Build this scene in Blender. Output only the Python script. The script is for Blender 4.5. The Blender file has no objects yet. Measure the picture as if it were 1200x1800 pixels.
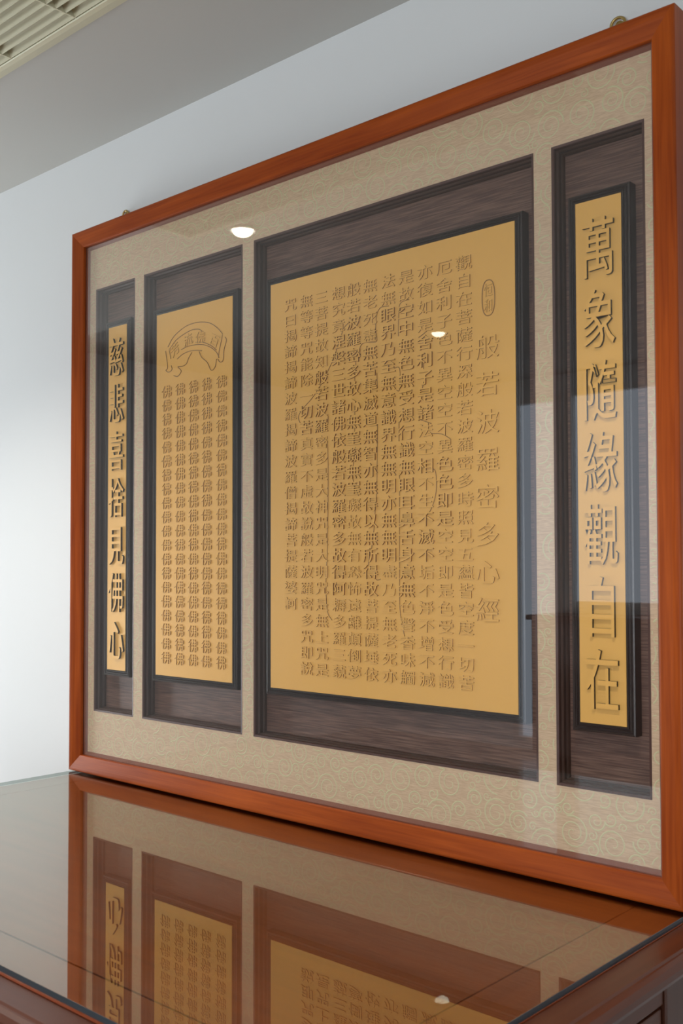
import bpy, bmesh, math, random
from mathutils import Vector, Matrix
PI = math.pi
S = bpy.context.scene
C = S.collection

# ------------------------------------------------------------------ camera
cam_d = bpy.data.cameras.new('camera')
cam = bpy.data.objects.new('camera', cam_d)
C.objects.link(cam)
CX, CY, CZ = 2.559253, -1.667579, 0.581419
YAW, PITCH, ROLL = 0.733603, 0.032902, -0.002239
cy_, sy_, cp_, sp_ = math.cos(YAW), math.sin(YAW), math.cos(PITCH), math.sin(PITCH)
fwd = Vector((-sy_*cp_, cy_*cp_, sp_))
r0 = Vector((cy_, sy_, 0)); u0 = r0.cross(fwd)
cr, sr = math.cos(ROLL), math.sin(ROLL)
right = cr*r0 + sr*u0; up = -sr*r0 + cr*u0
cam.matrix_world = Matrix(((right.x, up.x, -fwd.x, CX), (right.y, up.y, -fwd.y, CY), (right.z, up.z, -fwd.z, CZ), (0, 0, 0, 1)))
cam_d.sensor_fit = 'VERTICAL'
cam_d.sensor_height = 36.0; cam_d.sensor_width = 24.0
cam_d.lens = 36.0*1798.12/1800.0
cam_d.shift_y = (935.75-900.0)/1800.0
cam_d.clip_start = 0.02
cam_d.dof.use_dof = True
cam_d.dof.focus_distance = 2.35
cam_d.dof.aperture_fstop = 7.1
S.camera = cam

# ------------------------------------------------------------------ light
S.view_settings.view_transform = 'Standard'
S.view_settings.look = 'None'
S.view_settings.gamma = 1.0
S.view_settings.use_curve_mapping = False
S.view_settings.exposure = 0.20
w = bpy.data.worlds.new('sky'); S.world = w; w.use_nodes = True
w.node_tree.nodes['Background'].inputs[0].default_value = (0.75, 0.86, 1.0, 1)
w.node_tree.nodes['Background'].inputs[1].default_value = 1.0

def area(name, loc, rot, sx, sy, power, col, spread=PI):
    l = bpy.data.lights.new(name, 'AREA'); l.shape = 'RECTANGLE'; l.size = sx; l.size_y = sy
    l.energy = power; l.color = col; l.spread = spread
    o = bpy.data.objects.new(name, l); o.location = loc; o.rotation_euler = rot
    C.objects.link(o); return o
XL, XR, YB, YW = -3.2, 3.6, -5.0, 0.095      # room
ZF, ZC, ZC2, YS = -0.80, 1.838, 2.0, -1.45   # floor, soffit, upper ceiling, soffit edge
# daylight through three windows, plus an unseen front fill added for even light
area('window_daylight_left', (XL-0.05, -1.025, 0.20), (0, -PI/2, 0), 1.56, 1.41, 90, (0.94, 0.98, 1.0))
area('window_daylight_front', (-1.51, YB-0.05, 0.55), (PI/2, 0, 0), 0.38, 2.58, 1.8, (0.72, 0.86, 1.0))
area('window_daylight_front_2', (-0.80, YB-0.05, 1.075), (PI/2, 0, 0), 0.86, 1.58, 2.5, (0.80, 0.90, 1.0))
area('window_daylight_front_3', (1.70, YB-0.05, 0.15), (PI/2, 0, 0), 2.35, 1.50, 78, (0.94, 0.97, 1.0))

# ------------------------------------------------------------------ helpers
def nt(name):
    m = bpy.data.materials.new(name); m.use_nodes = True
    n = m.node_tree; b = n.nodes['Principled BSDF']; return m, n, b
def plain(name, col, rough=0.5, metal=0.0, coat=0.0, coat_rough=0.05, noise=0.0, nscale=8.0, bump=0.0, bscale=200.0, spec=0.5):
    m, n, b = nt(name)
    b.inputs['Roughness'].default_value = rough; b.inputs['Metallic'].default_value = metal
    b.inputs['Coat Weight'].default_value = coat; b.inputs['Coat Roughness'].default_value = coat_rough
    b.inputs['Specular IOR Level'].default_value = spec
    tc = n.nodes.new('ShaderNodeTexCoord')
    t = n.nodes.new('ShaderNodeTexNoise'); t.inputs['Scale'].default_value = nscale; t.inputs['Detail'].default_value = 4
    n.links.new(tc.outputs['Object'], t.inputs['Vector'])
    mx = n.nodes.new('ShaderNodeMix'); mx.data_type = 'RGBA'
    mx.inputs[6].default_value = (*[c*(1-noise) for c in col], 1); mx.inputs[7].default_value = (*[min(1, c*(1+noise)) for c in col], 1)
    n.links.new(t.outputs['Fac'], mx.inputs[0]); n.links.new(mx.outputs[2], b.inputs['Base Color'])
    if bump:
        t2 = n.nodes.new('ShaderNodeTexNoise'); t2.inputs['Scale'].default_value = bscale
        n.links.new(tc.outputs['Object'], t2.inputs['Vector'])
        bp = n.nodes.new('ShaderNodeBump'); bp.inputs['Strength'].default_value = bump; bp.inputs['Distance'].default_value = 0.001
        n.links.new(t2.outputs['Fac'], bp.inputs['Height']); n.links.new(bp.outputs['Normal'], b.inputs['Normal'])
    return m
def wood(name, dark, light, axis=0, rough=0.35, coat=0.4, grain=60.0, along=3.0, bump=0.15, coat_rough=0.08, lo=0.3, hi=0.75, spec=0.3):
    m, n, b = nt(name)
    tc = n.nodes.new('ShaderNodeTexCoord'); mp = n.nodes.new('ShaderNodeMapping')
    sc = [grain]*3; sc[axis] = along; mp.inputs['Scale'].default_value = sc
    n.links.new(tc.outputs['Object'], mp.inputs['Vector'])
    t = n.nodes.new('ShaderNodeTexNoise'); t.inputs['Scale'].default_value = 1.0; t.inputs['Detail'].default_value = 5; t.inputs['Distortion'].default_value = 0.6
    n.links.new(mp.outputs['Vector'], t.inputs['Vector'])
    mp2 = n.nodes.new('ShaderNodeMapping'); sc2 = [9.0]*3; sc2[axis] = 2.2; mp2.inputs['Scale'].default_value = sc2
    n.links.new(tc.outputs['Object'], mp2.inputs['Vector'])
    t2 = n.nodes.new('ShaderNodeTexNoise'); t2.inputs['Scale'].default_value = 1.0; t2.inputs['Detail'].default_value = 3
    n.links.new(mp2.outputs['Vector'], t2.inputs['Vector'])
    ad = n.nodes.new('ShaderNodeMath'); ad.operation = 'MULTIPLY_ADD'; ad.inputs[1].default_value = 0.55
    m2 = n.nodes.new('ShaderNodeMath'); m2.operation = 'MULTIPLY'; m2.inputs[1].default_value = 0.45
    n.links.new(t.outputs['Fac'], ad.inputs[0]); n.links.new(t2.outputs['Fac'], m2.inputs[0]); n.links.new(m2.outputs[0], ad.inputs[2])
    r = n.nodes.new('ShaderNodeValToRGB'); r.color_ramp.elements[0].position = lo; r.color_ramp.elements[1].position = hi
    r.color_ramp.elements[0].color = (*dark, 1); r.color_ramp.elements[1].color = (*light, 1)
    n.links.new(ad.outputs[0], r.inputs[0]); n.links.new(r.outputs[0], b.inputs['Base Color'])
    b.inputs['Roughness'].default_value = rough; b.inputs['Coat Weight'].default_value = coat; b.inputs['Coat Roughness'].default_value = coat_rough
    b.inputs['Specular IOR Level'].default_value = spec
    bp = n.nodes.new('ShaderNodeBump'); bp.inputs['Strength'].default_value = bump; bp.inputs['Distance'].default_value = 0.0006
    n.links.new(t.outputs['Fac'], bp.inputs['Height']); n.links.new(bp.outputs['Normal'], b.inputs['Normal'])
    return m
def glass(name, tint=(1, 1, 1), rough=0.0, gcol=(1, 1, 1)):
    # clear pane: outer faces mirror 2F/(1+F) (both surfaces of the sheet), the rest passes straight through
    m = bpy.data.materials.new(name); m.use_nodes = True; n = m.node_tree; n.nodes.clear()
    out = n.nodes.new('ShaderNodeOutputMaterial'); mix = n.nodes.new('ShaderNodeMixShader')
    tr = n.nodes.new('ShaderNodeBsdfTransparent'); tr.inputs[0].default_value = (*tint, 1)
    gl = n.nodes.new('ShaderNodeBsdfGlossy'); gl.inputs['Roughness'].default_value = rough; gl.inputs['Color'].default_value = (*gcol, 1)
    fr = n.nodes.new('ShaderNodeFresnel'); fr.inputs[0].default_value = 1.49
    ge = n.nodes.new('ShaderNodeNewGeometry')
    def mt(op, a, b_):
        k = n.nodes.new('ShaderNodeMath'); k.operation = op
        for i, v in enumerate((a, b_)):
            if isinstance(v, (int, float)): k.inputs[i].default_value = v
            else: n.links.new(v, k.inputs[i])
        return k.outputs[0]
    f2 = mt('DIVIDE', mt('MULTIPLY', fr.outputs[0], 2.0), mt('ADD', fr.outputs[0], 1.0))
    f3 = mt('MULTIPLY', f2, mt('SUBTRACT', 1.0, ge.outputs['Backfacing']))
    n.links.new(f3, mix.inputs[0]); n.links.new(tr.outputs[0], mix.inputs[1]); n.links.new(gl.outputs[0], mix.inputs[2])
    n.links.new(mix.outputs[0], out.inputs[0]); return m

def link(name, me, mats, parent=None):
    o = bpy.data.objects.new(name, me); C.objects.link(o)
    if mats is not None:
        for m in (mats if isinstance(mats, (list, tuple)) else [mats]): me.materials.append(m)
    if parent: o.parent = parent
    return o
def obj(name, bm, mats, parent=None, smooth=False):
    bmesh.ops.recalc_face_normals(bm, faces=bm.faces)
    me = bpy.data.meshes.new(name); bm.to_mesh(me); bm.free()
    if smooth:
        for p in me.polygons: p.use_smooth = True
    return link(name, me, mats, parent)
def thing(name, label, cat, loc, group=None):
    o = bpy.data.objects.new(name, None); C.objects.link(o); o.location = loc
    o.empty_display_size = 0.05
    o['label'] = label; o['category'] = cat
    if group: o['group'] = group
    return o
def rel(parent):       # children are modelled in world coordinates: undo the parent's offset
    def f(o):
        o.location = -parent.location if o.data and not isinstance(o.data, bpy.types.Curve) else o.location
        return o
    return f
def struct(o): o['kind'] = 'structure'; return o
def box(bm, x0, x1, y0, y1, z0, z1, bev=0.0):
    v = [bm.verts.new((x, y, z)) for x in (x0, x1) for y in (y0, y1) for z in (z0, z1)]
    fs = [(0, 1, 3, 2), (4, 6, 7, 5), (0, 4, 5, 1), (2, 3, 7, 6), (0, 2, 6, 4), (1, 5, 7, 3)]
    faces = [bm.faces.new([v[i] for i in f]) for f in fs]
    if bev:
        es = set(e for f in faces for e in f.edges)
        bmesh.ops.bevel(bm, geom=list(es), offset=bev, segments=2, affect='EDGES', profile=0.6)
def boxo(name, dims, mat, parent=None, bev=0.0):
    bm = bmesh.new(); box(bm, *dims, bev=bev); return obj(name, bm, mat, parent)
def ring(bm, x0, x1, z0, z1, prof, sides=(0, 1, 2, 3)):
    """mitred rectangular moulding in the XZ plane; prof = [(inset, y)...]"""
    for s in sides:
        rows = []
        for (o, y) in prof:
            c = [(x0+o, z0+o), (x1-o, z0+o), (x1-o, z1-o), (x0+o, z1-o)]
            a, b = c[s], c[(s+1) % 4]
            rows.append((bm.verts.new((a[0], y, a[1])), bm.verts.new((b[0], y, b[1]))))
        for i in range(len(rows)-1):
            bm.faces.new((rows[i][0], rows[i][1], rows[i+1][1], rows[i+1][0]))
def plate(bm, xs, zs, holes, y0, y1):
    """flat plate facing -Y with rectangular holes, thickness y0..y1"""
    g0 = {}; g1 = {}
    for i, x in enumerate(xs):
        for j, z in enumerate(zs):
            g0[i, j] = bm.verts.new((x, y0, z)); g1[i, j] = bm.verts.new((x, y1, z))
    cells = set()
    for i in range(len(xs)-1):
        for j in range(len(zs)-1):
            cx, cz = (xs[i]+xs[i+1])/2, (zs[j]+zs[j+1])/2
            if not any(h[0] < cx < h[1] and h[2] < cz < h[3] for h in holes): cells.add((i, j))
    for (i, j) in cells:
        bm.faces.new((g0[i, j], g0[i+1, j], g0[i+1, j+1], g0[i, j+1]))
        bm.faces.new((g1[i, j], g1[i, j+1], g1[i+1, j+1], g1[i+1, j]))
        for (di, dj, a, b) in ((-1, 0, (i, j), (i, j+1)), (1, 0, (i+1, j), (i+1, j+1)), (0, -1, (i, j), (i+1, j)), (0, 1, (i, j+1), (i+1, j+1))):
            if (i+di, j+dj) not in cells: bm.faces.new((g0[a], g0[b], g1[b], g1[a]))
    bmesh.ops.delete(bm, geom=[v for v in bm.verts if not v.link_faces], context='VERTS')
def tube(bm, pts, r, n=6, closed=False, flat=None):
    pts = [Vector(p) for p in pts]; rings = []; N = len(pts)
    for i, p in enumerate(pts):
        if closed: d = pts[(i+1) % N]-pts[i-1]
        else: d = pts[min(i+1, N-1)]-pts[max(i-1, 0)]
        d.normalize(); a = Vector((0, 1, 0)) if abs(d.y) < 0.9 else Vector((1, 0, 0))
        u = d.cross(a).normalized(); v = d.cross(u)
        rings.append([bm.verts.new(p+r*(math.cos(2*PI*k/n)*u+math.sin(2*PI*k/n)*v)) for k in range(n)])
    for i in range(N if closed else N-1):
        A, B = rings[i], rings[(i+1) % N]
        for k in range(n): bm.faces.new((A[k], A[(k+1) % n], B[(k+1) % n], B[k]))
    if not closed: bm.faces.new(rings[0]); bm.faces.new(rings[-1])
def smooth_line(p, k=4):
    if len(p) < 3: return p
    out = []
    for i in range(len(p)-1):
        p0, p1, p2, p3 = p[max(i-1, 0)], p[i], p[i+1], p[min(i+2, len(p)-1)]
        for t in [j/k for j in range(k)]:
            out.append(tuple(0.5*((2*p1[c])+(-p0[c]+p2[c])*t+(2*p0[c]-5*p1[c]+4*p2[c]-p3[c])*t*t+(-p0[c]+3*p1[c]-3*p2[c]+p3[c])*t**3) for c in (0, 1)))
    out.append(p[-1]); return out

# ------------------------------------------------------------------ materials
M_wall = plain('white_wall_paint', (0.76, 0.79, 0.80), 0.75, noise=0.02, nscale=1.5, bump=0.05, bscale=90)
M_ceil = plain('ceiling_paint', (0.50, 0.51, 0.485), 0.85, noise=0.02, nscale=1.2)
M_floor = wood('floor_boards', (0.10, 0.055, 0.03), (0.22, 0.13, 0.075), axis=0, rough=0.35, grain=14)
M_trim = plain('white_trim', (0.75, 0.75, 0.73), 0.4)
M_railh = wood('frame_wood_horizontal', (0.21, 0.032, 0.005), (0.46, 0.096, 0.012), axis=0, rough=0.30, coat=0.0, coat_rough=0.3, grain=130, along=5, spec=0.16)
M_railv = wood('frame_wood_vertical', (0.21, 0.032, 0.005), (0.46, 0.096, 0.012), axis=2, rough=0.30, coat=0.0, coat_rough=0.3, grain=130, along=5, spec=0.16)
M_spacer = plain('spacer_brown', (0.22, 0.075, 0.045), 0.5)
M_black = plain('black_moulding_lacquer', (0.034, 0.024, 0.021), 0.33, noise=0.2, nscale=30, spec=0.5)
M_liner = plain('recess_liner_lacquer', (0.060, 0.031, 0.022), 0.5, noise=0.2, nscale=30, spec=0.2)
M_lip = plain('brown_liner_edge', (0.075, 0.028, 0.020), 0.45, noise=0.2, nscale=40)
M_gold = plain('gold_plaque_satin', (0.90, 0.51, 0.125), 0.42, metal=0.15, noise=0.03, nscale=3)
M_cut = plain('browned_cut_edge', (0.34, 0.165, 0.050), 0.6)  # cut-edge brown, darkened to paint in the relief's own shade
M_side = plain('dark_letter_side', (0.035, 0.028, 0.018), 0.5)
M_brass = plain('aged_brass', (0.50, 0.36, 0.13), 0.35, metal=0.85, noise=0.2, nscale=60)
M_vent = plain('cream_plastic', (0.66, 0.65, 0.47), 0.45)
M_duct = plain('dark_duct', (0.05, 0.045, 0.035), 0.8)
M_swirl = plain('pale_green_thread', (0.65, 0.61, 0.365), 0.5)
M_pane = glass('picture_glass')
M_tglass = glass('table_glass_face', (0.92, 0.96, 0.92), gcol=(0.82, 0.90, 0.85))
M_tedge = plain('table_glass_edge', (0.05, 0.075, 0.09), 0.15, coat=0.6)
M_cab_x = wood('rosewood_lengthwise', (0.085, 0.022, 0.009), (0.14, 0.038, 0.015), axis=0, rough=0.3, coat=0.05, coat_rough=0.1, grain=45, along=2)
M_top_x = wood('rosewood_top_lengthwise', (0.24, 0.042, 0.009), (0.39, 0.080, 0.017), axis=0, rough=0.3, coat=0.1, coat_rough=0.06, grain=45, along=2)
M_top_y = wood('rosewood_top_crosswise', (0.24, 0.042, 0.009), (0.39, 0.080, 0.017), axis=1, rough=0.3, coat=0.1, coat_rough=0.06, grain=45, along=2)
M_cab_y = wood('rosewood_crosswise', (0.085, 0.022, 0.009), (0.14, 0.038, 0.015), axis=1, rough=0.3, coat=0.05, coat_rough=0.1, grain=45, along=2)
M_cab_z = wood('rosewood_upright', (0.065, 0.020, 0.011), (0.12, 0.040, 0.020), axis=2, rough=0.35, coat=0.15, coat_rough=0.1, grain=45, along=2)
M_groove = plain('dark_groove', (0.012, 0.007, 0.005), 0.8)

# brocade ground: woven beige with fine horizontal threads
def brocade():
    m, n, b = nt('brocade_ground')
    tc = n.nodes.new('ShaderNodeTexCoord'); mp = n.nodes.new('ShaderNodeMapping'); mp.inputs['Scale'].default_value = (60, 60, 700)
    n.links.new(tc.outputs['Object'], mp.inputs['Vector'])
    t = n.nodes.new('ShaderNodeTexNoise'); t.inputs['Scale'].default_value = 1; t.inputs['Detail'].default_value = 2
    n.links.new(mp.outputs[0], t.inputs['Vector'])
    r = n.nodes.new('ShaderNodeValToRGB'); r.color_ramp.elements[0].position = 0.35; r.color_ramp.elements[1].position = 0.68
    r.color_ramp.elements[0].color = (0.60, 0.425, 0.275, 1); r.color_ramp.elements[1].color = (0.74, 0.56, 0.375, 1)
    n.links.new(t.outputs['Fac'], r.inputs[0]); n.links.new(r.outputs[0], b.inputs['Base Color'])
    b.inputs['Roughness'].default_value = 0.6
    bp = n.nodes.new('ShaderNodeBump'); bp.inputs['Strength'].default_value = 0.2; bp.inputs['Distance'].default_value = 0.0004
    n.links.new(t.outputs['Fac'], bp.inputs['Height']); n.links.new(bp.outputs['Normal'], b.inputs['Normal'])
    return m
M_broc = brocade()
def streak_board():
    m, n, b = nt('brown_streaked_board')
    tc = n.nodes.new('ShaderNodeTexCoord'); mp = n.nodes.new('ShaderNodeMapping'); mp.inputs['Scale'].default_value = (14, 20, 420)
    n.links.new(tc.outputs['Object'], mp.inputs['Vector'])
    t = n.nodes.new('ShaderNodeTexNoise'); t.inputs['Scale'].default_value = 1; t.inputs['Detail'].default_value = 4
    n.links.new(mp.outputs[0], t.inputs['Vector'])
    r = n.nodes.new('ShaderNodeValToRGB'); r.color_ramp.elements[0].position = 0.38; r.color_ramp.elements[1].position = 0.72
    r.color_ramp.elements[0].color = (0.092, 0.046, 0.034, 1); r.color_ramp.elements[1].color = (0.235, 0.135, 0.098, 1)
    n.links.new(t.outputs['Fac'], r.inputs[0]); n.links.new(r.outputs[0], b.inputs['Base Color'])
    b.inputs['Roughness'].default_value = 0.45
    bp = n.nodes.new('ShaderNodeBump'); bp.inputs['Strength'].default_value = 0.5; bp.inputs['Distance'].default_value = 0.0008
    n.links.new(t.outputs['Fac'], bp.inputs['Height']); n.links.new(bp.outputs['Normal'], b.inputs['Normal'])
    return m
M_board = streak_board()

# ------------------------------------------------------------------ room shell
struct(boxo('wall_back', (XL-0.2, XR+0.2, YW, YW+0.12, ZF, ZC+0.3), M_wall))
struct(boxo('floor', (XL-0.2, XR+0.2, YB-0.2, YW, ZF-0.1, ZF), M_floor))
struct(boxo('wall_right', (XR, XR+0.12, YB, YW, ZF, ZC2+0.1), M_wall))
def wall_holes(name, axis, c0, c1, us, zs, holes):
    bm = bmesh.new(); plate(bm, us, zs, holes, c0, c1)
    if axis == 'x': bmesh.ops.rotate(bm, verts=bm.verts, cent=(0, 0, 0), matrix=Matrix.Rotation(PI/2, 3, 'Z'))
    return struct(obj(name, bm, M_wall))
# left wall (window y -1.75..-0.3): plate built along x then turned so x->y, y->-x
wall_holes('wall_left', 'x', -XL, -XL+0.12, [YB-0.1, -1.75, -0.3, YW], [ZF, -0.6, 1.0, ZC2+0.1], [(-1.75, -0.3, -0.6, 1.0)])
WIN = [(-1.72, -1.30, -0.76, 1.86), (-1.25, -0.35, 0.27, 1.88), (0.50, 2.90, -0.60, 0.90)]
wall_holes('wall_front', 'y', YB-0.12, YB, [XL-0.1, -1.72, -1.30, -1.25, -0.35, 0.50, 2.90, XR+0.1], [ZF, -0.76, -0.60, 0.27, 0.90, 1.86, 1.88, ZC2+0.1], WIN)
def window(n_, axis, c, u0, u1, z0, z1, muls, rails):
    fw = 0.05
    def bb(bm, a0, a1, z0_, z1_):
        if axis == 'x': box(bm, c-0.03, c+0.03, a0, a1, z0_, z1_)
        else: box(bm, a0, a1, c-0.03, c+0.03, z0_, z1_)
    bm = bmesh.new()
    bb(bm, u0, u0+fw, z0, z1); bb(bm, u1-fw, u1, z0, z1); bb(bm, u0+fw, u1-fw, z0, z0+fw); bb(bm, u0+fw, u1-fw, z1-fw, z1)
    f = struct(obj('window_%d' % n_, bm, M_trim))
    for m_ in muls:
        bm = bmesh.new(); bb(bm, m_-0.02, m_+0.02, z0+fw, z1-fw); obj('mullion', bm, M_trim, f)
    for r_ in rails:
        bm = bmesh.new(); bb(bm, u0+fw, u1-fw, r_-0.02, r_+0.02); obj('rail', bm, M_trim, f)
window(1, 'x', XL-0.02, -1.75, -0.3, -0.6, 1.0, [-1.025], [])
window(2, 'y', YB-0.02, *WIN[0], [], [])
window(3, 'y', YB-0.02, *WIN[1], [], [])
window(4, 'y', YB-0.02, *WIN[2], [1.70], [])  # unseen opening added to carry the front fill light
# ceiling: soffit over the picture with an air-grille opening, higher ceiling beyond
VX0, VX1, VY0, VY1 = -0.47, 1.33, -0.800, -0.331
bm = bmesh.new()
plate(bm, [XL-0.1, VX0+0.04, VX1-0.04, XR+0.1], [YS, VY0+0.04, VY1-0.04, YW], [(VX0+0.04, VX1-0.04, VY0+0.04, VY1-0.04)], 0, 0.10)
for v in bm.verts: v.co = Vector((v.co.x, v.co.z, ZC+v.co.y))
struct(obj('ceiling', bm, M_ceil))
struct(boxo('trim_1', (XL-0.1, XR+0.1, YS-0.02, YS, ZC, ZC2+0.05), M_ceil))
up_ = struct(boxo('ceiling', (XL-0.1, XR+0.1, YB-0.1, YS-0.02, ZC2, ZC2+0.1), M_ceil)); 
struct(boxo('baseboard_back', (XL, XR, YW-0.012, YW, ZF, ZF+0.09), M_trim))

# ------------------------------------------------------------------ air grille
vent = thing('ceiling_vent', 'cream slatted air grille set in the grey ceiling at the upper left', 'air vent', (0.43, -0.565, ZC))
V = rel(vent)
bm = bmesh.new()
ring(bm, VX0, VX1, VY0, VY1, [(0.0, ZC), (0.0, ZC-0.004), (0.022, ZC-0.011), (0.026, ZC-0.012), (0.038, ZC-0.012), (0.040, ZC-0.010), (0.040, ZC+0.03), (0.0, ZC+0.0)])
for v in bm.verts: v.co = Vector((v.co.x, v.co.z, v.co.y))
V(obj('grille_frame', bm, M_vent, vent))
bm = bmesh.new()
box(bm, VX0+0.041, VX1-0.041, VY0+0.041, VY1-0.041, ZC+0.098, ZC+0.10)
box(bm, VX0+0.040, VX0+0.0405, VY0+0.041, VY1-0.041, ZC+0.03, ZC+0.098); box(bm, VX1-0.0405, VX1-0.040, VY0+0.041, VY1-0.041, ZC+0.03, ZC+0.098)
V(obj('duct', bm, M_duct, vent))
sl = None
ns = 15
for k in range(ns):
    y = VY1-0.043-k*0.0247
    if sl is None:
        bm = bmesh.new(); prof = [(0.000, -0.010), (0.0010, -0.0085), (-0.0065, 0.002), (-0.0175, 0.0145), (-0.0188, 0.0140), (-0.0082, 0.0005), (-0.0012, -0.0098)]
        rows = [[bm.verts.new((x, p[0], p[1])) for p in prof] for x in (VX0+0.041, VX1-0.041)]
        for i in range(len(prof)): bm.faces.new((rows[0][i], rows[0][(i+1) % 7], rows[1][(i+1) % 7], rows[1][i]))
        bm.faces.new(rows[0]); bm.faces.new(rows[1])
        sl = obj('slat', bm, M_vent, vent); o = sl
    else:
        o = sl.copy(); C.objects.link(o); o.parent = vent
    o.location = Vector((0, y, ZC))-vent.location
for k in range(-3, 3):
    x = 0.582+k*0.277
    if VX0+0.05 < x < VX1-0.05:
        V(boxo('crossbar', (x-0.0018, x+0.0018, VY0+0.041, VY1-0.041, ZC-0.0105, ZC+0.006), M_vent, vent))

# ------------------------------------------------------------------ downlights (two mirrored in the picture glass, an unseen one added for light)
M_lamp = bpy.data.materials.new('lamp_diffuser'); M_lamp.use_nodes = True
e = M_lamp.node_tree.nodes['Principled BSDF']; e.inputs['Emission Color'].default_value = (1, 0.93, 0.78, 1); e.inputs['Emission Strength'].default_value = 10
e.inputs['Base Color'].default_value = (0.9, 0.9, 0.85, 1)
def disc(bm, cx, cyy, z, r, n=32):
    c = bm.verts.new((cx, cyy, z)); vs = [bm.verts.new((cx+r*math.cos(2*PI*i/n), cyy+r*math.sin(2*PI*i/n), z)) for i in range(n)]
    for i in range(n): bm.faces.new((c, vs[i], vs[(i+1) % n]))
def lathe(bm, prof, cx, cyy, n=32):
    rows = [[bm.verts.new((cx+r*math.cos(2*PI*i/n), cyy+r*math.sin(2*PI*i/n), z)) for i in range(n)] for r, z in prof]
    for a in range(len(rows)-1):
        for i in range(n): bm.faces.new((rows[a][i], rows[a][(i+1) % n], rows[a+1][(i+1) % n], rows[a+1][i]))
for (x, y, z, lab) in ((-0.242, -0.857, ZC, 'round recessed ceiling lamp mirrored in the glass above the second plaque'),
                       (1.950, -0.857, ZC, 'round recessed ceiling lamp above the right end of the cabinet, outside the photo'),
                       (-1.135, -3.277, ZC2, 'round recessed ceiling lamp deeper in the room, mirrored over the main plaque')):
    sp = bpy.data.lights.new('lamp_beam', 'SPOT'); sp.energy = 30 if z > 1.9 else (60 if x < 0 else 42); sp.spot_size = math.radians(118); sp.spot_blend = 0.9
    sp.color = (1.0, 0.94, 0.85); sp.shadow_soft_size = 0.04
    so = bpy.data.objects.new('lamp_beam', sp); so.location = (x, y, z-0.06); C.objects.link(so)
    t = thing('downlight', lab, 'ceiling lamp', (x, y, z), 'recessed lamps in the ceiling'); T = rel(t)
    bm = bmesh.new(); lathe(bm, [(0.052, z-0.001), (0.056, z-0.006), (0.048, z-0.008), (0.042, z-0.004), (0.042, z-0.001)], x, y); T(obj('lamp_ring', bm, M_trim, t, True))
    bm = bmesh.new(); lathe(bm, [(0.0005, z-0.026), (0.014, z-0.0258), (0.026, z-0.0235), (0.034, z-0.018), (0.0385, z-0.010), (0.040, z-0.0012)], x, y); T(obj('diffuser', bm, M_lamp, t))

# ------------------------------------------------------------------ cabinet
GX0, GX1, GY0, GY1, GZ0, GZ1 = 0.0, 1.826, -0.872, 0.088, -0.014, -0.004
WX0, WX1, WY0 = -0.012, 1.893, -0.942
cab = thing('cabinet', 'low glossy rosewood cabinet standing against the white wall below the picture', 'cabinet', (0.94, -0.42, ZF))
K = rel(cab)
WT = GZ0; BX0, BX1, BY0 = 0.03, 1.850, -0.905
# top boards: border boards with recessed seams round a centre panel
s_ = 0.0012
def board(name, x0, x1, y0, y1, z0, z1, mat, bev=0.0006): return K(boxo(name, (x0+s_, x1-s_, y0+s_, y1-s_, z0, z1), mat, cab, bev))
board('top_panel', 0.097, 1.729, -0.783, 0.09, WT-0.018, WT, M_top_x)
def edgeboard(name, quad, mat):
    bm = bmesh.new(); lo = [bm.verts.new((x, y, WT-0.018)) for x, y in quad]; hi = [bm.verts.new((x, y, WT)) for x, y in quad]
    bm.faces.new(lo); bm.faces.new(hi)
    for i in range(4): bm.faces.new((lo[i], lo[(i+1) % 4], hi[(i+1) % 4], hi[i]))
    bmesh.ops.bevel(bm, geom=list(bm.edges), offset=0.0005, segments=1, affect='EDGES')
    return K(obj(name, bm, mat, cab))
FY = -0.876
edgeboard('top_border', [(0.0, FY), (1.826, FY), (1.729-s_*2, -0.783-s_*2), (0.097+s_*2, -0.783-s_*2)], M_top_x)
edgeboard('top_border', [(1.826, FY+s_*3), (1.826, 0.09), (1.729+s_, 0.09), (1.729+s_, -0.783+s_)], M_top_y)
edgeboard('top_border', [(0.0, FY+s_*3), (0.0, 0.09), (0.097-s_, 0.09), (0.097-s_, -0.783+s_)], M_top_y)
# nosing: flat strip, small bead, bullnose; swept along the front and the two ends
nos = [(0.0, WT-0.002), (0.004, WT+0.0005), (0.046, WT-0.0005), (0.049, WT-0.003), (0.052, WT-0.0035), (0.060, WT-0.006), (0.066, WT-0.013), (0.067, WT-0.021), (0.064, WT-0.028), (0.056, WT-0.032), (0.040, WT-0.034), (0.020, WT-0.034), (0.020, WT-0.020), (0.0, WT-0.018)]
def nosing(name, a, b, da, db, mat):
    bm = bmesh.new(); rows = []
    for (o, z) in nos:
        rows.append((bm.verts.new((a[0]+da[0]*o, a[1]+da[1]*o, z)), bm.verts.new((b[0]+db[0]*o, b[1]+db[1]*o, z))))
    for i in range(len(rows)): j = (i+1) % len(rows); bm.faces.new((rows[i][0], rows[i][1], rows[j][1], rows[j][0]))
    bm.faces.new([r[0] for r in rows]); bm.faces.new([r[1] for r in rows])
    o = K(obj(name, bm, mat, cab)); return o
e_ = 0.0004
nosing('top_nosing', (-0.0+e_, FY-e_), (1.826-e_, FY-e_), (-0.18, -1), (1, -1), M_cab_x)
nosing('top_nosing', (1.826+e_, FY-e_), (1.826+e_, 0.09), (1, -1), (1, 0), M_cab_y)
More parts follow.
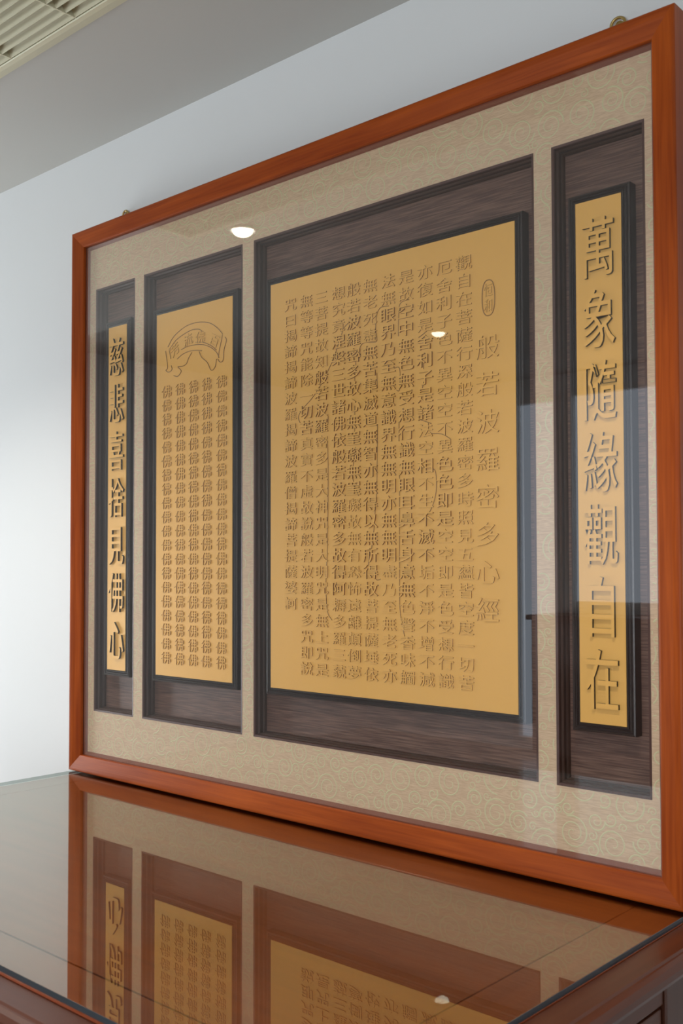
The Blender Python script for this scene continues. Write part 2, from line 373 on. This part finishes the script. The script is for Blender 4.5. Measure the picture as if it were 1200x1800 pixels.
# body: posts, rails, side and front panels
K(boxo('carcass', (BX0+0.02, BX1-0.02, BY0+0.02, 0.088, ZF+0.08, WT-0.019), M_groove, cab))
for (x0, x1, y0, y1) in ((BX1-0.06, BX1, BY0, BY0+0.07), (BX1-0.06, BX1, -0.126, 0.089), (BX0, BX0+0.07, BY0, BY0+0.06), (BX0, BX0+0.06, -0.06, 0.089)):
    K(boxo('post', (x0, x1, y0, y1, ZF, WT-0.0345), M_cab_z, cab, 0.003))
for (x, sgn) in ((BX1, -1), (BX0, 1)):
    a, b = sorted((x+sgn*0.004, x+sgn*0.019)); yb = -0.129 if x == BX1 else -0.063
    K(boxo('side_rail', (a, b, BY0+0.072, yb, WT-0.090, WT-0.0345), M_cab_y, cab, 0.002))
    K(boxo('side_rail', (a, b, BY0+0.072, yb, ZF+0.08, ZF+0.16), M_cab_y, cab, 0.002))
    a2, b2 = sorted((x+sgn*0.006, x+sgn*0.0185))
    zz = [WT-0.094, -0.27, -0.45, ZF+0.164]
    for i in range(3): K(boxo('side_panel', (a2, b2, BY0+0.075, yb-0.002, zz[i+1]+0.002, zz[i]-0.002), M_cab_y, cab, 0.003))
xs_ = [BX0+0.073, 0.64, 1.24, BX1-0.063]
for i in range(3):
    d = K(boxo('drawer', (xs_[i]+0.003, xs_[i+1]-0.003, BY0+0.004, BY0+0.019, WT-0.20, WT-0.046), M_cab_x, cab, 0.003))
    for zc, nm in ((-0.44, 'door'),):
        K(boxo(nm, (xs_[i]+0.003, xs_[i+1]-0.003, BY0+0.004, BY0+0.019, ZF+0.10, WT-0.206), M_cab_z, cab, 0.003))
    bm = bmesh.new(); xm = (xs_[i]+xs_[i+1])/2; tube(bm, [(xm-0.045, BY0+0.004, -0.135), (xm-0.045, BY0-0.014, -0.137), (xm+0.045, BY0-0.014, -0.137), (xm+0.045, BY0+0.004, -0.135)], 0.004, 8)
    hd = obj('drawer_handle', bm, M_brass, d, True)

tg = bmesh.new(); box(tg, GX0, GX1, GY0, GY1, GZ0+0.0005, GZ1, bev=0.0008)
tgo = obj('glass_top', tg, [M_tglass, M_tedge])
for p in tgo.data.polygons:
    p.material_index = 0 if p.normal.z > 0.5 or p.normal.z < -0.5 else 1
tgo['label'] = 'clear sheet of plate glass lying on top of the rosewood cabinet'; tgo['category'] = 'glass top'

# ------------------------------------------------------------------ picture
FW, FH = 1.8275, 1.55
pic = thing('framed_calligraphy', 'large orange-brown wooden frame holding four gold relief plaques of Chinese writing behind glass', 'framed art', (FW/2, 0.045, 0))
P = rel(pic)
RW = 0.0460
rail = [(0.0, 0.090), (0.0, 0.0035), (0.0012, 0.0010), (0.0040, 0.0), (0.0080, 0.0002), (0.0160, 0.0016), (0.0420, 0.0082), (0.0448, 0.0092), (RW, 0.0108), (RW, 0.0178), (0.0420, 0.0178), (0.0420, 0.0300), (0.020, 0.0300), (0.020, 0.090), (0.0, 0.090)]
for s in range(4):
    bm = bmesh.new(); ring(bm, 0, FW, 0, FH, rail, (s,))
    bmesh.ops.remove_doubles(bm, verts=bm.verts, dist=1e-6)
    o = P(obj('frame_rail', bm, M_railh if s % 2 == 0 else M_railv, pic))
PX = [(0.084, 0.2675), (0.308, 0.7045), (0.745, 1.531), (1.570, 1.758)]
PZ = (0.1725, 1.3765)
DM = 0.028
holes = [(a, b, PZ[0], PZ[1]) for a, b in PX]
mx0, mx1, mz0, mz1 = RW-0.004, FW-RW+0.004, RW-0.004, FH-RW+0.004
bm = bmesh.new(); plate(bm, [mx0]+[v for p in PX for v in p]+[mx1], [mz0, PZ[0], PZ[1], mz1], holes, DM, DM+0.002)
mat_o = P(obj('brocade_mat', bm, M_broc, pic))
bm = bmesh.new(); ring(bm, 0, FW, 0, FH, [(0.0422, 0.0203), (0.0480, 0.0203), (0.0550, DM-0.0004), (0.0422, DM-0.0004), (0.0422, 0.0203)])
P(obj('spacer', bm, M_spacer, pic))
# woven scroll pattern: packed spirals, thin raised threads
rnd = random.Random(7)
def in_mat(x, z):
    if not (RW+0.008 < x < FW-RW-0.008 and RW+0.008 < z < FH-RW-0.008): return False
    for a, b in PX:
        if a-0.001 < x < b+0.001 and PZ[0]-0.001 < z < PZ[1]+0.001: return False
    return True
circ = []
def near_mat(x, z, r):
    return any(in_mat(x+dx*r, z+dz*r) for dx in (-1, 0, 1) for dz in (-1, 0, 1))
cellg = {}
def ok(x, z, r):
    gx, gz = int(x/0.08), int(z/0.08)
    for i in (-1, 0, 1):
        for j in (-1, 0, 1):
            for (a, b, c) in cellg.get((gx+i, gz+j), ()):
                if (a-x)**2+(b-z)**2 < ((c+r)*0.94)**2: return False
    return True
for (r, tries) in ((0.032, 1500), (0.025, 4000), (0.019, 9000), (0.0135, 16000), (0.009, 20000)):
    for _ in range(tries):
        x, z = rnd.uniform(RW, FW-RW), rnd.uniform(RW, FH-RW)
        rr = r*rnd.uniform(0.92, 1.06)
        if near_mat(x, z, rr) and ok(x, z, rr):
            circ.append((x, z, rr)); cellg.setdefault((int(x/0.08), int(z/0.08)), []).append((x, z, rr))
verts, faces = [], []
for (x, z, r) in circ:
    turns = 2.1 if r > 0.022 else (1.7 if r > 0.015 else 1.3)
    a0 = rnd.uniform(0, 2*PI); sg = rnd.choice((-1, 1)); N = int(14*turns)+4
    wd = 0.0017 if r > 0.013 else 0.0013
    pv = None
    for i in range(N+1):
        t = i/N; th = a0+sg*t*turns*2*PI; rad = r*(0.10+0.90*t**0.8)
        w2 = wd*(0.55+0.45*t)
        px, pz = x+rad*math.cos(th), z+rad*math.sin(th)
        dx, dz = math.cos(th)*w2, math.sin(th)*w2
        good = in_mat(px, pz) and in_mat(px+dx, pz+dz) and in_mat(px-dx, pz-dz)
        if good:
            k = len(verts); verts += [(px-dx, DM-0.00005, pz-dz), (px+dx, DM-0.00005, pz+dz), (px, DM-0.0004, pz)]
            if pv is not None:
                faces += [(pv, k, k+2, pv+2), (pv+2, k+2, k+1, pv+1)]
            pv = k
        else: pv = None
me = bpy.data.meshes.new('scroll_pattern'); me.from_pydata(verts, [], faces)
sw = link('scroll_pattern', me, M_swirl, mat_o); sw['kind'] = 'stuff'

# recessed panels
YBRD, YF, YP = 0.062, 0.0390, 0.0372
liner_lip = [(0.0, DM-0.0004), (0.0048, DM+0.0005), (0.0052, DM+0.004)]
liner = [(0.0046, DM+0.0032), (0.0050, DM+0.010), (0.0072, DM+0.0115), (0.0085, DM+0.013), (0.0085, DM+0.0165), (0.0070, DM+0.018), (0.0070, DM+0.024), (0.0090, DM+0.0255), (0.0105, DM+0.028), (0.0105, YBRD+0.001)]
tray = [(0.0, YBRD), (0.0, YF+0.002), (0.0008, YF), (0.0035, YF-0.0006), (0.0050, YF+0.0012), (0.0055, YF+0.0030), (0.0070, YF+0.0030), (0.0074, YF+0.0004), (0.0095, YF-0.0014), (0.0110, YF+0.0010), (0.0114, YF+0.0026), (0.0128, YF+0.0026), (0.0132, YF-0.0004), (0.0146, YF-0.0018), (0.0164, YF-0.0002), (0.0172, YP+0.0015)]
TR = [(0.1165, 0.2343), (0.3362, 0.6740), (0.7778, 1.4982), (1.5980, 1.7238)]
TZ = (0.2760, 1.2755)
plaques = []
names = ['narrow left', 'second', 'main', 'narrow right']
for i in range(4):
    a, b = PX[i]
    bm = bmesh.new(); ring(bm, a, b, PZ[0], PZ[1], liner_lip); P(obj('liner_edge', bm, M_lip, pic))
    bm = bmesh.new(); ring(bm, a, b, PZ[0], PZ[1], liner); P(obj('recess_liner', bm, M_liner, pic))
    P(boxo('back_board', (a+0.001, b-0.001, YBRD, YBRD+0.004, PZ[0]+0.001, PZ[1]-0.001), M_board, pic))
    ta, tb = TR[i]
    bm = bmesh.new(); ring(bm, ta, tb, TZ[0], TZ[1], tray); P(obj('plaque_moulding', bm, M_black, pic))
    pl = P(boxo('plaque', (ta+0.0168, tb-0.0168, YP, YP+0.006, TZ[0]+0.0168, TZ[1]-0.0168), M_gold, pic))
    plaques.append(pl)
P(boxo('backing', (0.02, FW-0.02, 0.070, 0.088, 0.02, FH-0.02), M_spacer, pic))
P(boxo('glass', (RW-0.0038, FW-RW+0.0038, 0.0181, 0.0200, RW-0.0038, FH-RW+0.0038), M_pane, pic))

# ------------------------------------------------------------------ characters in relief
_cache = {}
def char_mesh(ch, w, h, ext, off=0.0, bev=0.0, two_tone=False):
    key = (ch, w, h, ext, off, two_tone)
    if key in _cache: return _cache[key]
    cu = bpy.data.curves.new('glyph', 'FONT'); cu.body = ch; cu.size = 1.0; cu.resolution_u = 3
    cu.offset = off; cu.extrude = ext; cu.bevel_depth = bev; cu.bevel_resolution = 0
    to = bpy.data.objects.new('glyph', cu); C.objects.link(to)
    dg = bpy.context.evaluated_depsgraph_get(); dg.update()
    me = bpy.data.meshes.new_from_object(to.evaluated_get(dg), depsgraph=dg)
    bpy.data.objects.remove(to); bpy.data.curves.remove(cu)
    me.name = 'character'
    cx_, cy2 = 0.5, 0.38
    for v in me.vertices:
        v.co.x = (v.co.x-cx_)*w/0.90; v.co.y = (v.co.y-cy2)*h/0.90
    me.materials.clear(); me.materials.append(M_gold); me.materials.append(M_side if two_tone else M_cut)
    if True:
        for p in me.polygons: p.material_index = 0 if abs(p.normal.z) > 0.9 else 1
    _cache[key] = me
    return me
def put(ch, x, z, plq, w, h, ext, off=0.0, bev=0.0, two_tone=False, rot=0.0, dx=0.0):
    me = char_mesh(ch, w, h, ext, off, bev, two_tone)
    o = bpy.data.objects.new('character', me); C.objects.link(o); o.parent = plq
    o.location = Vector((x, YP, z))-pic.location-plq.location
    o.rotation_euler = (PI/2, rot, 0); return o
p1, p2, p3, p4 = plaques
cols = ['觀自在菩薩行深般若波羅密多時照見五蘊皆空度一切苦', '厄舍利子色不異空空不異色色即是空空即是色受想行識', '亦復如是舍利子是諸法空相不生不滅不垢不淨不增不減',
        '是故空中無色無受想行識無眼耳鼻舌身意無色聲香味觸', '法無眼界乃至無意識界無無明亦無無明盡乃至無老死亦', '無老死盡無苦集滅道無智亦無得以無所得故菩提薩埵依',
        '般若波羅密多故心無罣礙無罣礙故無有恐怖遠離顛倒夢', '想究竟涅槃三世諸佛依般若波羅密多故得阿耨多羅三藐', '三菩提故知般若波羅密多是大神咒是大明咒是無上咒是',
        '無等等咒能除一切苦真實不虛故說般若波羅密多咒即說', '咒曰揭諦揭諦波羅揭諦波羅僧揭諦菩提薩婆訶']
colx = [1.3605, 1.3105, 1.2610, 1.2105, 1.1610, 1.1095, 1.0610, 1.0155, 0.9625, 0.9145, 0.8625]
bold = [(99, 99), (11, 14), (4, 8), (2, 18), (2, 16), (4, 18), (2, 12), (3, 18), (5, 8), (7, 8), (99, 99)]
bold_extra = {(2, 11), (2, 14), (2, 15), (2, 16)}
zt, dz_ = 1.1995, (1.1995-0.3455)/23
for c, s in enumerate(cols):
    for r, ch in enumerate(s):
        bd = bold[c][0] <= r <= bold[c][1] or (c, r) in bold_extra
        if bd: put(ch, colx[c], zt-r*dz_, p3, 0.0405, 0.0305, 0.0036, 0.0, 0.0)
        else: put(ch, colx[c], zt-r*dz_, p3, 0.0385, 0.0285, 0.0022, 0.0, 0.0)
for r, ch in enumerate('般若波羅密多心經'):
    put(ch, 1.4165-0.0005*r, 1.019-r*0.0750, p3, 0.053, 0.046, 0.0024, 0.0)
for r, ch in enumerate('恒和'): put(ch, 1.4195, 1.1325-r*0.031, p3, 0.0185, 0.026, 0.0014, 0.0)
FIG= [[(1.0451, 1.1267), (1.0298, 1.1162), (1.024, 1.1027), (1.0105, 1.076), (1.0026, 1.0569), (0.983, 1.0277), (0.9632, 1.0011), (0.9351, 0.9722), (0.9107, 0.9543), (0.8922, 0.9384), (0.888, 0.927), (0.8942, 0.9145)], [(1.1626, 1.1449), (1.1412, 1.1459), (1.1304, 1.1366), (1.1267, 1.1232), (1.1248, 1.0984), (1.1283, 1.0811), (1.1247, 1.0719), (1.0936, 1.0752), (1.0806, 1.0686), (1.0787, 1.0576), (1.0805, 1.046), (1.0674, 1.0365), (1.0674, 1.028)], [(1.0636, 1.0144), (1.0635, 0.9889)], [(1.0634, 0.9379), (1.0633, 0.9182)], [(1.0632, 0.8984), (1.0624, 0.8759)], [(1.2184, 1.1489), (1.1977, 1.1471), (1.1906, 1.1319), (1.1886, 1.0747)], [(1.176, 1.0067), (1.1917, 1.0046), (1.1915, 0.9596), (1.1828, 0.9593)], [(1.128, 1.0032), (1.1296, 0.9697)], [(1.1293, 0.8893), (1.1291, 0.8506)], [(1.1894, 0.8918), (1.1892, 0.8483)], [(0.9828, 0.9234), (0.9827, 0.906)], [(0.9803, 0.8661), (0.9824, 0.7897), (0.9797, 0.6309), (0.9772, 0.5861), (0.9748, 0.5414), (0.977, 0.4932), (0.9817, 0.4728), (0.9933, 0.4594)], [(1.1291, 0.8602), (1.1265, 0.751), (1.122, 0.7048), (1.1174, 0.6552), (1.1108, 0.6189), (1.1041, 0.5957), (1.1019, 0.5824)], [(1.117, 0.5626), (1.1256, 0.5511), (1.1364, 0.5528)], [(1.0653, 0.8454), (1.0584, 0.8053), (1.056, 0.7784), (1.0738, 0.7369)], [(1.1902, 0.7801), (1.189, 0.5629), (1.1907, 0.4822), (1.2028, 0.4312)], [(1.2564, 1.0081), (1.2564, 0.9947)], [(1.2562, 0.968), (1.2528, 0.9551)], [(1.2702, 1.0769), (1.2568, 1.0696), (1.2434, 1.0636)], [(1.2474, 0.8888), (1.2755, 0.8781)], [(1.2688, 0.8576), (1.295, 0.8552), (1.3079, 0.8515), (1.3239, 0.8423)], [(1.2743, 0.7844), (1.286, 0.7773), (1.2877, 0.7425), (1.2837, 0.7206), (1.2737, 0.6989), (1.2657, 0.6897)]]
BAN= [[(0.4071, 1.1583), (0.4348, 1.1791), (0.4704, 1.1912), (0.5028, 1.1967), (0.5294, 1.1934), (0.5426, 1.1853)], [(0.4014, 1.1663), (0.4264, 1.191), (0.4704, 1.2088), (0.5081, 1.2132), (0.5399, 1.2107), (0.5712, 1.203), (0.5994, 1.1866), (0.6198, 1.1682)], [(0.4071, 1.1565), (0.4142, 1.1324)], [(0.6198, 1.1665), (0.616, 1.1518), (0.6085, 1.1293), (0.6047, 1.1095)], [(0.5163, 1.1616), (0.5427, 1.1577), (0.5662, 1.1491), (0.5842, 1.1396), (0.597, 1.1301)], [(0.457, 1.1511), (0.4841, 1.1559), (0.5189, 1.1552), (0.5505, 1.1497), (0.5765, 1.139), (0.5971, 1.1242), (0.6073, 1.1092)], [(0.4406, 1.1288), (0.4625, 1.1381), (0.4896, 1.1421), (0.5163, 1.1408), (0.5401, 1.1366)], [(0.3916, 1.157), (0.4003, 1.113), (0.3933, 1.105), (0.4046, 1.0982), (0.4185, 1.1035), (0.4157, 1.1145)], [(0.6298, 1.1582), (0.6349, 1.149), (0.6261, 1.1268), (0.6224, 1.1003), (0.6098, 1.0979), (0.6022, 1.1065)], [(0.5004, 1.1379), (0.487, 1.1241), (0.4789, 1.1113), (0.4626, 1.1065), (0.4435, 1.1073), (0.4572, 1.0949), (0.4436, 1.0826), (0.4256, 1.0866)], [(0.5296, 1.1355), (0.5402, 1.1185), (0.5611, 1.1036), (0.5767, 1.0811), (0.5921, 1.0875), (0.5971, 1.1072)]]
BC= [(0.4308, 1.1549), (0.4841, 1.1734), (0.5347, 1.1727), (0.5893, 1.1559)]
for name, lines, plq, r_ in (('outline', FIG, p3, 0.0008), ('banner_outline', BAN, p2, 0.0010)):
    for ln in lines:
        bm = bmesh.new(); tube(bm, [(x, YP-0.0004, z) for x, z in smooth_line(ln)], r_, 5)
        o = obj(name, bm, M_cut, plq, True); o.location = -pic.location-plq.location
bm = bmesh.new()
tube(bm, [(1.4195+0.0150*math.copysign(abs(math.cos(a))**0.75, math.cos(a)), YP-0.0003, 1.117+0.036*math.copysign(abs(math.sin(a))**0.85, math.sin(a))) for a in [2*PI*i/36 for i in range(36)]], 0.0010, 5, closed=True)
o = obj('seal_border', bm, M_cut, p3, True); o.location = -pic.location-p3.location
for ch, (x, z), rt in zip('芳流佛百', BC, (-0.5, -0.2, 0.05, 0.45)):
    put(ch, x, z, p2, 0.036, 0.030, 0.0014, 0.0, rot=rt)
rc = random.Random(3)
var = [('佛', 0.037, 0.031), ('彿', 0.039, 0.030), ('佛', 0.040, 0.032), ('彿', 0.036, 0.032), ('佛', 0.038, 0.029)]
for c, x in enumerate((0.617, 0.560, 0.5075, 0.4535, 0.3975)):
    for r in range(20):
        ch, w_, h_ = rc.choice(var)
        put(ch, x, 1.047-r*(1.047-0.340)/19, p2, w_, h_, 0.0020, -0.004)
for r in range(7):
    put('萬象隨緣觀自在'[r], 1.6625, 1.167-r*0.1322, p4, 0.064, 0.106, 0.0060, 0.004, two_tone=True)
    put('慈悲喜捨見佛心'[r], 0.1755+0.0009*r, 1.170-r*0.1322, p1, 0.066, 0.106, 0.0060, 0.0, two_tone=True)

# ------------------------------------------------------------------ hooks at the top of the frame
def hook(x, r, lab):
    t = thing('picture_hook', lab, 'hook', (x, YW, 1.59), 'brass hooks above the frame'); T = rel(t)
    bm = bmesh.new()
    pts = [(x+r*math.cos(a), YW-0.0075, 1.597+r*math.sin(a)) for a in [2*PI*i/24 for i in range(24)]]
    tube(bm, pts, 0.0028, 8, closed=True); T(obj('ring', bm, M_brass, t, True))
    bm = bmesh.new()
    prof = [(0.0003, -0.0065), (0.005, -0.006), (0.0085, -0.0035), (0.0095, 0.0)]
    rows = [[bm.verts.new((x+rr*math.cos(2*PI*i/16), YW+yy, 1.599+rr*math.sin(2*PI*i/16))) for i in range(16)] for rr, yy in prof]
    for a in range(3):
        for i in range(16): bm.faces.new((rows[a][i], rows[a][(i+1) % 16], rows[a+1][(i+1) % 16], rows[a+1][i]))
    T(obj('screw_head', bm, M_brass, t, True))
    T(boxo('plate', (x-0.007, x+0.007, YW-0.0035, YW, 1.54, 1.592), M_brass, t, 0.0008))
hook(0.140, 0.0115, 'small brass hook ring above the far left end of the frame')
hook(1.680, 0.0145, 'brass hook ring above the near right end of the frame')

# ------------------------------------------------------------------ dark sideboard under the rear window (only mirrored in the glass)
sb = thing('sideboard', 'dark wooden sideboard behind the viewer, mirrored darkly in the lower right of the glass', 'sideboard', (-0.3, YB+0.25, ZF)); B = rel(sb)
B(boxo('body', (-1.30, 1.6, YB+0.02, YB+0.42, ZF+0.06, 0.20), M_cab_z, sb, 0.004))
B(boxo('top', (-1.33, 1.63, YB+0.01, YB+0.45, 0.2005, 0.235), M_cab_x, sb, 0.005))
for i in range(4): B(boxo('door', (-1.28+i*0.72, -0.58+i*0.72, YB+0.4205, YB+0.435, ZF+0.10, 0.17), M_cab_z, sb, 0.004))
for x in (-1.26, 1.52): B(boxo('leg', (x, x+0.05, YB+0.05, YB+0.40, ZF, ZF+0.0595), M_cab_z, sb))
